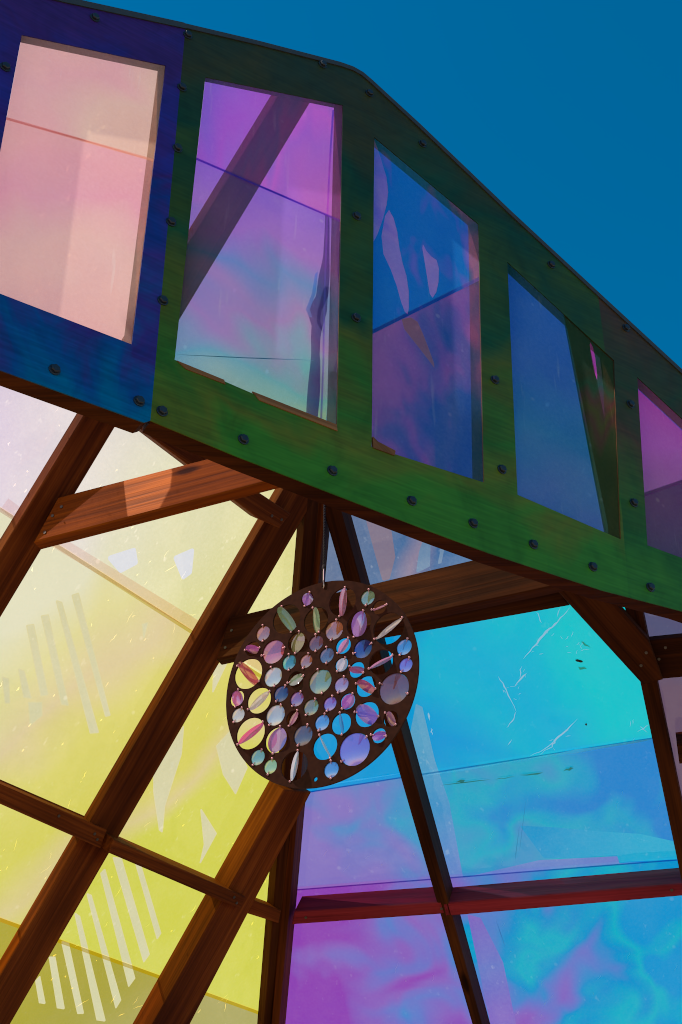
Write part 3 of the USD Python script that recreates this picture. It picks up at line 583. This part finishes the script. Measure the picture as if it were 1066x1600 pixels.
q2a, f2a = flaps(cut(i2, FAS, *S2, (650, 350)), FAS, 0, FL2); q2b, f2b = flaps(cut(i2, FAS, *S2, (650, 650), 0.012), FAS, 0, FL2b)
def pane_n(poly, plane, lift, mat, lab):
    return label(obj('window_pane', solid_flat(poly, plane, lift), mat, pav), lab)
def solid_flat(g, plane, lift):
    V, F, k = [], [], 0
    for q in polys(g):
        v, f = flat(q, plane, lift); V.append(v); F.append(f + k); k += len(v)
    return np.vstack(V), np.vstack(F)
p2a = pane_n(q2a, FAS, -0.002, W2a, 'sapphire blue pane with pink streaks in the third window')
p2b = pane_n(q2b, FAS, -0.004, W2b, 'indigo lower pane of the third window')
W3o = film('film_olive_reflection', [(0.0, (0.05, 0.20, 0.16)), (0.3, (0.10, 0.14, 0.10)), (0.42, (0.05, 0.24, 0.18)), (0.55, (0.26, 0.08, 0.16)), (0.66, (0.18, 0.19, 0.08)), (0.8, (0.22, 0.06, 0.12)), (1.0, (0.10, 0.16, 0.08))], Fp(890, 560), Fp(970, 700), 1.5, 2.6, 0.8, 0.9,
           grime=0.15, stretch=(2.5, 2.5, 0.7), gloss=(0.35, 0.55, 0.12), gw=0.07, back=(0.045, 0.06, 0.02), bw=0.25, rough=0.15)  # brown-green reflection put into the film colour
i3 = gopen[2].buffer(-0.001); S3 = ((880, 480), (945, 820))
p3 = pane(cut(i3, FAS, *S3, (820, 600)), FAS, -0.002, W3a, 'steel blue pane of the fourth window')
q3, f3 = flaps(cut(i3, FAS, *S3, (960, 700), 0.004), FAS, 0, [([(922, 530), (930, 545), (936, 596), (930, 580), (926, 560)], W4a if 'W4a' in globals() else PK, .002)])
p3b = label(obj('window_pane', flat(q3, FAS, -0.004), W3o, pav), 'strip of film painted with an olive and brown reflection in the fourth window')
for k, m in f3: obj('film_flap', flat(k, FAS, -0.004), m, p3b)  # magenta part of the painted reflection
for k, m in f2a: obj('film_flap', flat(k, FAS, -0.002), m, p2a)
for k, m in f2b: obj('film_flap', flat(k, FAS, -0.004), m, p2b)
i4 = gopen[3].buffer(-0.001); S4 = ((1008, 775), (1066, 755))
p4a = pane(cut(i4, FAS, *S4, (1040, 700)), FAS, -0.002, W4a, 'magenta pane at the right edge')
p4b = pane(cut(i4, FAS, *S4, (1040, 840), 0.012), FAS, -0.004, W4b, 'dusky purple pane at the right edge')

# pale laths at the window sills
def lath(px, plane, lift=0.003, d=0.006):
    q = [plane.px_st(p) for p in px]; V, F = prism_convex(np.array([plane.off(lift).xyz(a) for a in q]), plane.n, d, 0.0008)
    Q = V[:len(px)]; obj('sill_lath', (V, F), LATH, pav, (V.mean(0), Q[1] - Q[0], np.cross(plane.n, unit(Q[1] - Q[0])), plane.n))
lath([(276, 564), (350, 594), (352, 601), (290, 577)], FAS)
lath([(394, 612), (526, 664), (527, 674), (405, 626)], FAS)
lath([(582, 683), (588, 690), (617, 705), (616, 712), (583, 700)], FAS)

# bolts
def bolt_mesh(px, plane, r=0.0125):
    c = plane.hit(px); n, h, u = plane.n, plane.h, plane.u
    V, F = [], []
    prof = [(1.25, 0.0005), (1.25, 0.0025), (1.0, 0.0035), (0.98, 0.0095), (0.80, 0.0118), (0.0, 0.0120)]
    K = 12; rot = random.uniform(0, 1)
    for j, (a, z) in enumerate(prof):
        for i in range(K):
            t = 2 * math.pi * i / K + rot
            hexf = 1.0 if j < 2 else math.cos(math.pi / 6) / math.cos((t - rot) % (math.pi / 3) - math.pi / 6)
            V.append(c + (h * math.cos(t) + u * math.sin(t)) * r * a * hexf + n * z)
    flip = np.dot(np.cross(h, u), n) < 0
    for j in range(len(prof) - 1):
        for i in range(K):
            a, b, e, d = j * K + i, j * K + (i + 1) % K, (j + 1) * K + (i + 1) % K, (j + 1) * K + i
            q = [[a, b, e], [a, e, d]]; F += [t[::-1] for t in q] if flip else q
    return np.array(V), np.array(F)
for p in [(148, 28), (8, 105), (217, 627), (85, 578)]: obj('bolt', bolt_mesh(p, BLU), BOLT, fb)
for p in [(293, 55), (284, 137), (277, 232), (267, 347), (254, 470), (253, 643), (504, 101), (577, 146), (557, 338), (556, 497), (380, 687), (519, 736), (643, 783), (739, 818), (833, 851), (926, 886),
          (773, 594), (784, 734), (660, 225), (861, 414)]: obj('bolt', bolt_mesh(p, FAS), BOLT, fg)
for p in [(978, 513), (985, 632), (990, 786), (1016, 918), (1110, 950), (1090, 640)]: obj('bolt', bolt_mesh(p, FAS), BOLT, fr)
# the bolts below the film at two places read as dark stains: heads sunk under the facing film
exec_later = []


# a loose crumpled strip of film behind the second window, and thin edges of film at its right side
def ribbon(left, right, plane, lift, wob, mat, name, parent, nu=7, nv=40, lab=None):
    L, R = np.array([plane.px_st(p) for p in left]), np.array([plane.px_st(p) for p in right])
    def res(P, t): s_ = np.linspace(0, 1, len(P)); return np.array([np.interp(t, s_, P[:, i]) for i in (0, 1)]).T
    T = np.linspace(0, 1, nv); A_, B_ = res(L, T), res(R, T); V = []
    for j in range(nv):
        for i in range(nu):
            c = A_[j] + (B_[j] - A_[j]) * i / (nu - 1)
            z = lift + wob * (2 * meshkit.noise(np.array([[c[0] * 22, c[1] * 9, 3.3]]), 5)[0] - 1)
            V.append(plane.P + plane.h * c[0] + plane.u * c[1] + plane.n * z)
    F = [[j * nu + i, j * nu + i + 1, (j + 1) * nu + i + 1, (j + 1) * nu + i] for j in range(nv - 1) for i in range(nu - 1)]
    p = obj(name, (np.array(V), np.array(F)), mat, parent, smooth=True)
    if lab: label(p, lab)
ribbon([(512, 330), (509, 400), (500, 455), (486, 478), (494, 500), (490, 560), (484, 650)], [(519, 335), (520, 420), (517, 480), (509, 510), (503, 550), (505, 600), (503, 655)], FAS, -0.02, 0.012, PLUM, 'film_strip', p1b, lab='crumpled dark plum strip of film')
ribbon([(522, 168), (512, 350), (508, 520), (504, 655)], [(525, 168), (515, 350), (511, 520), (507, 655)], FAS, -0.012, 0.003, PK, 'film_edge', p1b)
ribbon([(495, 425), (490, 455), (481, 480), (487, 492)], [(500, 420), (496, 455), (487, 480), (491, 492)], FAS, -0.008, 0.008, CRACK, 'film_edge', p1b)
for a, b, w in [((310, 250), (530, 345), .002)]: crack([a, (420, 297), b], 0.003, p1a, plane=FAS, mat=W1b, name='film_edge', lift=0.0005)
crack([(276, 554), (380, 559), (490, 563)], 0.002, p1b, plane=FAS, mat=CRACK, name='film_edge', lift=0.0005)
crack([(10, 186), (120, 216), (235, 250)], 0.002, p0b, plane=BLU, mat=W0b, name='film_edge', lift=0.0005)

# screw heads at the timber joints
SCREW = plain('dull_screw', (0.10, 0.085, 0.07), 0.45, 0.8)
def screws(pts, plane, lift):
    for p in pts:
        pl = plane.off(lift); c = pl.hit(p); m = trimesh.creation.cylinder(0.0055, 0.003, sections=12); v = np.array(m.vertices)
        obj('screw', (c + np.outer(v[:, 0], pl.h) + np.outer(v[:, 1], pl.u) + np.outer(v[:, 2], pl.n), np.array(m.faces)), SCREW, pav)
screws([(148, 1303), (152, 1312), (92, 1275), ], LEFT, 0.041)
screws([(366, 1402), (370, 1411)], LEFT, 0.076)
screws([(70, 832), (82, 806), (96, 792)], TP1, 0.001)
screws([(352, 1012), (362, 985)], TP2, 0.001)
screws([(425, 806), (440, 812), (262, 684)], LEFT, 0.051)
screws([(690, 1420), (478, 1434), (1050, 1391)], RIGHT, 0.001)
screws([(1002, 1040), (1010, 1020), (905, 905)], RIGHT, 0.071)
screws([(1030, 1030), (1040, 1012)], RIGHT, 0.031)

# white scuffs and scratches on the film
SCUFF = film('white_scuff', [(0.0, (0.95, 0.92, 0.86)), (1.0, (0.98, 0.94, 0.90))], None, None, 1.0, 12.0, 0.15, 0.95, grime=0.3)
def scuffs(n, box, sheet_poly, plane, parent, lean, lift, size=(6, 26), w=(0.0005, 0.0016), mat=None):
    x0, y0, x1, y1 = box; k = 0
    for _ in range(n * 4):
        if k >= n: break
        x, y = random.uniform(x0, x1), random.uniform(y0, y1)
        if not sheet_poly.contains(Point(plane.px_st((x, y)))): continue
        r = random.uniform(*size) * (1 if random.random() < .7 else .25); t = lean + random.gauss(0, 0.3)
        crack([(x, y), (x + r * .5 * math.cos(t) + random.gauss(0, 1), y - r * .5 * math.sin(t)), (x + r * math.cos(t), y - r * math.sin(t))], random.uniform(*w) * (1 if r > 8 else 2.2), parent, plane=plane, mat=mat or SCUFF, name='scuff', lift=lift, jag=0.0008); k += 1
scuffs(50, (-20, 600, 420, 1000), A, LF, sheetA, 0.9, 0.004)
scuffs(75, (-20, 860, 470, 1500), Bs, LF, sheetB, 0.95, 0.004)
scuffs(18, (40, 1490, 420, 1600), C, LF, sheetC, 0.9, 0.004)
scuffs(26, (460, 1230, 1060, 1400), F_, RF, sheetF, 1.3, 0.004, (5, 18), (0.0004, 0.001))
scuffs(20, (450, 1440, 1066, 1600), G_, RF, sheetG, 1.2, 0.004, (5, 18), (0.0004, 0.001))

# ------------------------------------------------------------------ the hanging disc
DC = EYE + ray(498.99, 1064.4) * 3.88
DR_ = 0.317 * 3.88 / 4.15
yaw, tilt = -0.488, -0.091
nD = np.array([math.sin(yaw) * math.cos(tilt), -math.cos(yaw) * math.cos(tilt), math.sin(tilt)])
DISC = Plane(DC, nD, np.cross([0, 0, 1.0], nD))
disc = thing('hanging_disc', DC - np.array([0, 0, DR_]))
label(disc, 'round dark brown hanging disc pierced by many holes holding small iridescent lenses', 'mobile')
DISCM = plain('dark_brown_board', (0.040, 0.014, 0.0065), 0.7, 0, 0.04, 0.3, 60)
def lens_mat(name, c1, c2, sheer=0.5, gw=0.22, gloss=(1.0, 0.82, 0.92)):
    return film(name, [(0.0, c1), (0.45, c1), (0.62, c2), (1.0, c2)], None, None, 1.6, 14.0, sheer, 1.0, gloss=gloss, gw=gw, grime=0.08, rough=0.03, bump=0.12, back=tuple(min(0.95, 0.05 + 0.95 * x) for x in c1), bw=0.22)
LENS = {'clear': lens_mat('lens_clear', (0.92, 0.86, 0.90), (0.95, 0.72, 0.66)), 'pink': lens_mat('lens_pink', (0.95, 0.36, 0.56), (0.92, 0.66, 0.86), 0.5),
        'red': lens_mat('lens_red', (0.85, 0.14, 0.26), (0.88, 0.38, 0.45), 0.45), 'violet': lens_mat('lens_violet', (0.52, 0.26, 0.95), (0.86, 0.40, 0.86)),
        'magenta': lens_mat('lens_magenta', (0.72, 0.18, 0.66), (0.62, 0.30, 0.80), 0.55), 'green': lens_mat('lens_green', (0.50, 0.80, 0.42), (0.80, 0.90, 0.66), 0.5),
        'olive': lens_mat('lens_olive', (0.56, 0.52, 0.16), (0.52, 0.32, 0.44), 0.6), 'orange': lens_mat('lens_orange', (0.95, 0.30, 0.10), (0.66, 0.24, 0.62), 0.4),
        'blue': lens_mat('lens_blue', (0.25, 0.52, 0.85), (0.42, 0.55, 0.88), 0.75), 'navy': lens_mat('lens_navy', (0.04, 0.06, 0.36), (0.14, 0.10, 0.45), 0.6, 0.12),
        'smoke': lens_mat('lens_smoke', (0.26, 0.20, 0.28), (0.34, 0.30, 0.32), 0.6, 0.14), 'maroon': lens_mat('lens_maroon', (0.42, 0.14, 0.18), (0.42, 0.2, 0.55), 0.5, 0.12),
        'white': lens_mat('lens_white', (0.92, 0.88, 0.84), (0.92, 0.78, 0.82), 0.25, 0.3), 'teal': lens_mat('lens_teal', (0.10, 0.62, 0.62), (0.3, 0.40, 0.42), 0.6)}
TIE = plain('rose_wire_tie', (0.55, 0.26, 0.26), 0.3, 0.3)
def c7(x, y): return (340 + x * 0.319, 850 + y * 0.319)
# crop x, y, hole radius, axis angle in the picture, openness, colour, (lens radius factor)
LL = [(440, 270, 30, 70, .85, 'violet'), (612, 283, 66, 79, .3, 'pink'), (735, 262, 35, 80, .9, 'green'), (793, 309, 34, 20, .16, 'pink'), (338, 368, 68, 110, .5, 'green'), (482, 372, 60, 104, .36, 'green'),
      (570, 422, 45, 75, .95, 'orange'), (692, 391, 60, 70, .6, 'violet'), (838, 413, 76, 38, .16, 'white'), (222, 437, 35, 90, .95, 'orange'), (391, 482, 48, 80, .6, 'olive'), (481, 485, 37, 90, .95, 'maroon'),
      (615, 498, 38, 55, .42, 'pink'), (711, 512, 45, 30, .97, 'navy'), (913, 504, 38, 65, .95, 'blue'), (171, 514, 34, 10, .72, 'magenta'), (273, 527, 55, 20, .9, 'red'), (350, 579, 35, 90, .97, 'teal'),
      (433, 573, 32, 70, .95, 'orange'), (534, 545, 36, 90, .97, 'smoke'), (607, 590, 33, 60, .7, 'clear'), (681, 615, 38, -25, .65, 'red'), (800, 578, 60, 30, .18, 'pink'), (921, 592, 34, 60, .95, 'violet'),
      (150, 635, 70, 145, .5, 'red'), (271, 650, 45, 100, .9, 'white'), (383, 663, 38, 25, .55, 'green'), (502, 673, 57, 100, .95, 'olive'), (606, 689, 36, 70, .95, 'pink'), (727, 697, 50, -15, .62, 'red'),
      (864, 708, 75, 160, .97, 'maroon'), (95, 756, 36, 80, .75, 'magenta'), (203, 766, 60, 40, .3, 'white'), (311, 733, 37, 60, .95, 'navy'), (388, 759, 34, 60, .95, 'magenta'), (550, 782, 33, 70, .95, 'magenta'),
      (637, 770, 38, 55, .7, 'magenta'), (457, 799, 38, 60, .97, 'olive'), (100, 838, 33, 60, .95, 'clear'), (283, 838, 48, 60, .95, 'white'), (371, 853, 36, 62, .35, 'pink'), (511, 874, 37, 70, .95, 'blue'),
      (605, 880, 50, 95, .2, 'blue'), (731, 834, 60, -10, .85, 'violet'), (848, 856, 38, -48, .65, 'pink'), (161, 927, 73, 42, .25, 'red'), (290, 960, 60, 75, .65, 'violet'), (418, 937, 48, 65, .9, 'smoke'),
      (526, 992, 62, -65, .1, 'clear'), (670, 1005, 78, 45, .93, 'violet'), (790, 938, 36, -5, .75, 'magenta'), (196, 1045, 36, 60, .95, 'blue'), (258, 1090, 34, 75, .95, 'green'), (375, 1087, 69, 76, .22, 'white'), (556, 1105, 38, 90, .95, 'blue')]
body = Point(0, 0).buffer(DR_, 64)
holes = []
kk = np.linalg.norm(DISC.hit((505, 1064)) - DISC.hit((493, 1064))) / 12.0
spec = []
for x, y, r, a, o, c in LL:
    ctr = DISC.px_st(c7(x, y)); e = math.radians(a)
    k1 = np.linalg.norm(DISC.px_st(c7(x + r * math.cos(e), y - r * math.sin(e))) - ctr)
    rr = k1 if False else 0.5 * (np.linalg.norm(DISC.px_st(c7(x + r, y)) - ctr) + np.linalg.norm(DISC.px_st(c7(x, y + r)) - ctr))
    tip = DISC.px_st(c7(x + r * math.cos(e), y - r * math.sin(e))) - ctr
    spec.append((ctr, rr, math.atan2(tip[1], tip[0]), o, c)); holes.append(Point(ctr).buffer(rr, 20))
holes.append(Point(DISC.px_st(c7(479, 1152))).buffer(0.0062)); eyelet = DISC.px_st(c7(518, 208)); holes.append(Point(eyelet).buffer(0.005))
bp = body.difference(unary_union(holes))
if bp.geom_type != 'Polygon': bp = max(bp.geoms, key=lambda q: q.area)
obj('disc_board', plate(bp, DISC, 0.006, 0.0), DISCM, disc)
for ctr, r, a, o, c in spec:
    ax = DISC.h * math.cos(a) + DISC.u * math.sin(a); sd = np.cross(DISC.n, ax)
    vw = unit(DISC.xyz(ctr) - EYE); axp = np.linalg.norm(ax - vw * np.dot(ax, vw)); wd = unit(np.cross(vw, ax))
    tt = np.radians(np.arange(-88, 89, 1.0)); width = np.abs(np.outer(np.cos(tt), [np.dot(sd, wd)]).ravel() + np.sin(tt) * np.dot(DISC.n, wd))
    err = np.abs(width - o * axp) + (0.0 if o < 0.9 else 0.6) * np.abs(tt); t = float(tt[np.argmin(err)])
    sd2 = sd * math.cos(t) + DISC.n * math.sin(t); nn = np.cross(ax, sd2)
    C0 = DISC.xyz(ctr) - DISC.n * 0.003; R_ = r * 0.985; V, F = [C0 + nn * 0.10 * R_], []
    K, J = 36, 4
    for j in range(1, J + 1):
        for i in range(K):
            q = 2 * math.pi * i / K; cx, cy = math.cos(q) * j / J, math.sin(q) * j / J
            if o < 0.9: cy *= 1 - 0.25 * abs(cx) ** 3            # twisted lenses are drawn out to a point at the wires
            V.append(C0 + R_ * (ax * cx + sd2 * cy + nn * 0.10 * (1 - (j / J) ** 2 * (1 if o > 0.9 else math.cos(q) ** 0 )) - 0 * nn))
    for i in range(K): F.append([0, 1 + i, 1 + (i + 1) % K])
    for j in range(J - 1):
        for i in range(K):
            a0, b0 = 1 + j * K + i, 1 + j * K + (i + 1) % K; F += [[a0, a0 + K, b0 + K], [a0, b0 + K, b0]]
    lens = obj('lens', (np.array(V), np.array(F)), LENS[c], disc, smooth=True)
    label(lens, {'clear': 'clear', 'white': 'whitish', 'teal': 'teal and grey', 'smoke': 'smoky grey'}.get(c, c) + (' lens turned edge on' if o < 0.4 else ' lens half turned in its hole' if o < 0.8 else ' lens facing forward'))
    for s_ in (-1, 1):
        m = trimesh.creation.icosphere(2, 1.0); m.apply_scale([0.0030, 0.0038, 0.0018])
        v = np.array(m.vertices); p0 = DISC.xyz(ctr) + ax * s_ * (r + 0.002) + DISC.n * 0.0015
        a_ = trimesh.Trimesh(p0 + np.outer(v[:, 0], ax) + np.outer(v[:, 1], sd) + np.outer(v[:, 2], DISC.n), m.faces, process=False)
        b = trimesh.creation.cylinder(0.0012, 0.009, sections=8); v = np.array(b.vertices); p0 = DISC.xyz(ctr) + ax * s_ * (r - 0.002)
        b_ = trimesh.Trimesh(p0 + np.outer(v[:, 2], ax) + np.outer(v[:, 1], sd) + np.outer(v[:, 0], DISC.n), b.faces, process=False)
        obj('wire_tie', trimesh.util.concatenate([a_, b_]), TIE, lens, smooth=40)

# ------------------------------------------------------------------ carabiner and cord
def tube(pts, r, K=10, closed=False):
    P = np.asarray(pts, float); n = len(P); V, F = [], []
    T = np.roll(P, -1, 0) - np.roll(P, 1, 0) if closed else np.gradient(P, axis=0); T /= np.linalg.norm(T, axis=1)[:, None]
    u = np.cross(T[0], [0.3, 0.5, 0.8]); u /= np.linalg.norm(u)
    for i in range(n):
        u = unit(u - T[i] * np.dot(u, T[i])); w = np.cross(T[i], u)
        for k in range(K):
            a = 2 * math.pi * k / K; V.append(P[i] + r * (u * math.cos(a) + w * math.sin(a)))
    m = n if closed else n - 1
    for i in range(m):
        for k in range(K):
            a, b, c, d = i * K + k, i * K + (k + 1) % K, ((i + 1) % n) * K + (k + 1) % K, ((i + 1) % n) * K + k
            F += [[a, b, c], [a, c, d]]
    return np.array(V), np.array(F)
STEEL = plain('worn_steel', (0.42, 0.33, 0.30), 0.28, 1.0)
CORD = plain('black_cord', (0.016, 0.014, 0.013), 0.85)
E0 = DISC.xyz(eyelet) - DISC.n * 0.003
top = TP1.hit((508, 712)); top = np.array([E0[0], E0[1], top[2] - 0.02]) if False else top
up = unit(top - E0); sidev = unit(np.cross(up, nD) * 0.5 + nD * 0.85); sidev = unit(sidev - up * np.dot(sidev, up))
car = thing('carabiner', E0)
label(car, 'small oval steel carabiner through the top edge of the round disc', 'carabiner')
LC, WC = 0.066, 0.011
loop = [E0 + up * (LC / 2 - 0.006 - math.cos(a) * LC / 2) + sidev * math.sin(a) * WC * (1 if abs(math.sin(a)) < .99 else 1) for a in np.linspace(0, 2 * math.pi, 48, endpoint=False)]
loop = [E0 + up * (LC / 2 - 0.006) + up * (-np.sign(math.cos(a)) * abs(math.cos(a)) ** 0.7 * LC / 2) + sidev * np.sign(math.sin(a)) * abs(math.sin(a)) ** 0.7 * WC for a in np.linspace(0, 2 * math.pi, 48, endpoint=False)]
obj('loop', tube(loop, 0.0026, 10, True), STEEL, car, smooth=True)
gq = [E0 + up * (0.012 + 0.036 * t) + sidev * (WC + 0.0005) for t in np.linspace(0, 1, 6)]
obj('gate', tube(gq, 0.0033, 10), STEEL, car, smooth=True)
cord = thing('cord', E0 + up * (LC - 0.008))
label(cord, 'black twisted cord running up from the carabiner into the shade', 'cord')
c0 = E0 + up * (LC - 0.010); H = np.linalg.norm(top - c0); ww_ = np.cross(up, sidev)
for ph in (0, math.pi):
    obj('strand', tube([c0 + up * H * t + (sidev * math.cos(ph + 2 * math.pi * H * t / 0.02) + ww_ * math.sin(ph + 2 * math.pi * H * t / 0.02)) * 0.0018 for t in np.linspace(0, 1, 160)], 0.0020, 8), CORD, cord, smooth=True)
kn = trimesh.creation.icosphere(2, 1.0); kv = np.array(kn.vertices) * [0.006, 0.006, 0.011]
obj('knot', (c0 + up * 0.012 + np.outer(kv[:, 0], sidev) + np.outer(kv[:, 1], ww_) + np.outer(kv[:, 2], up), np.array(kn.faces)), CORD, cord, smooth=True)
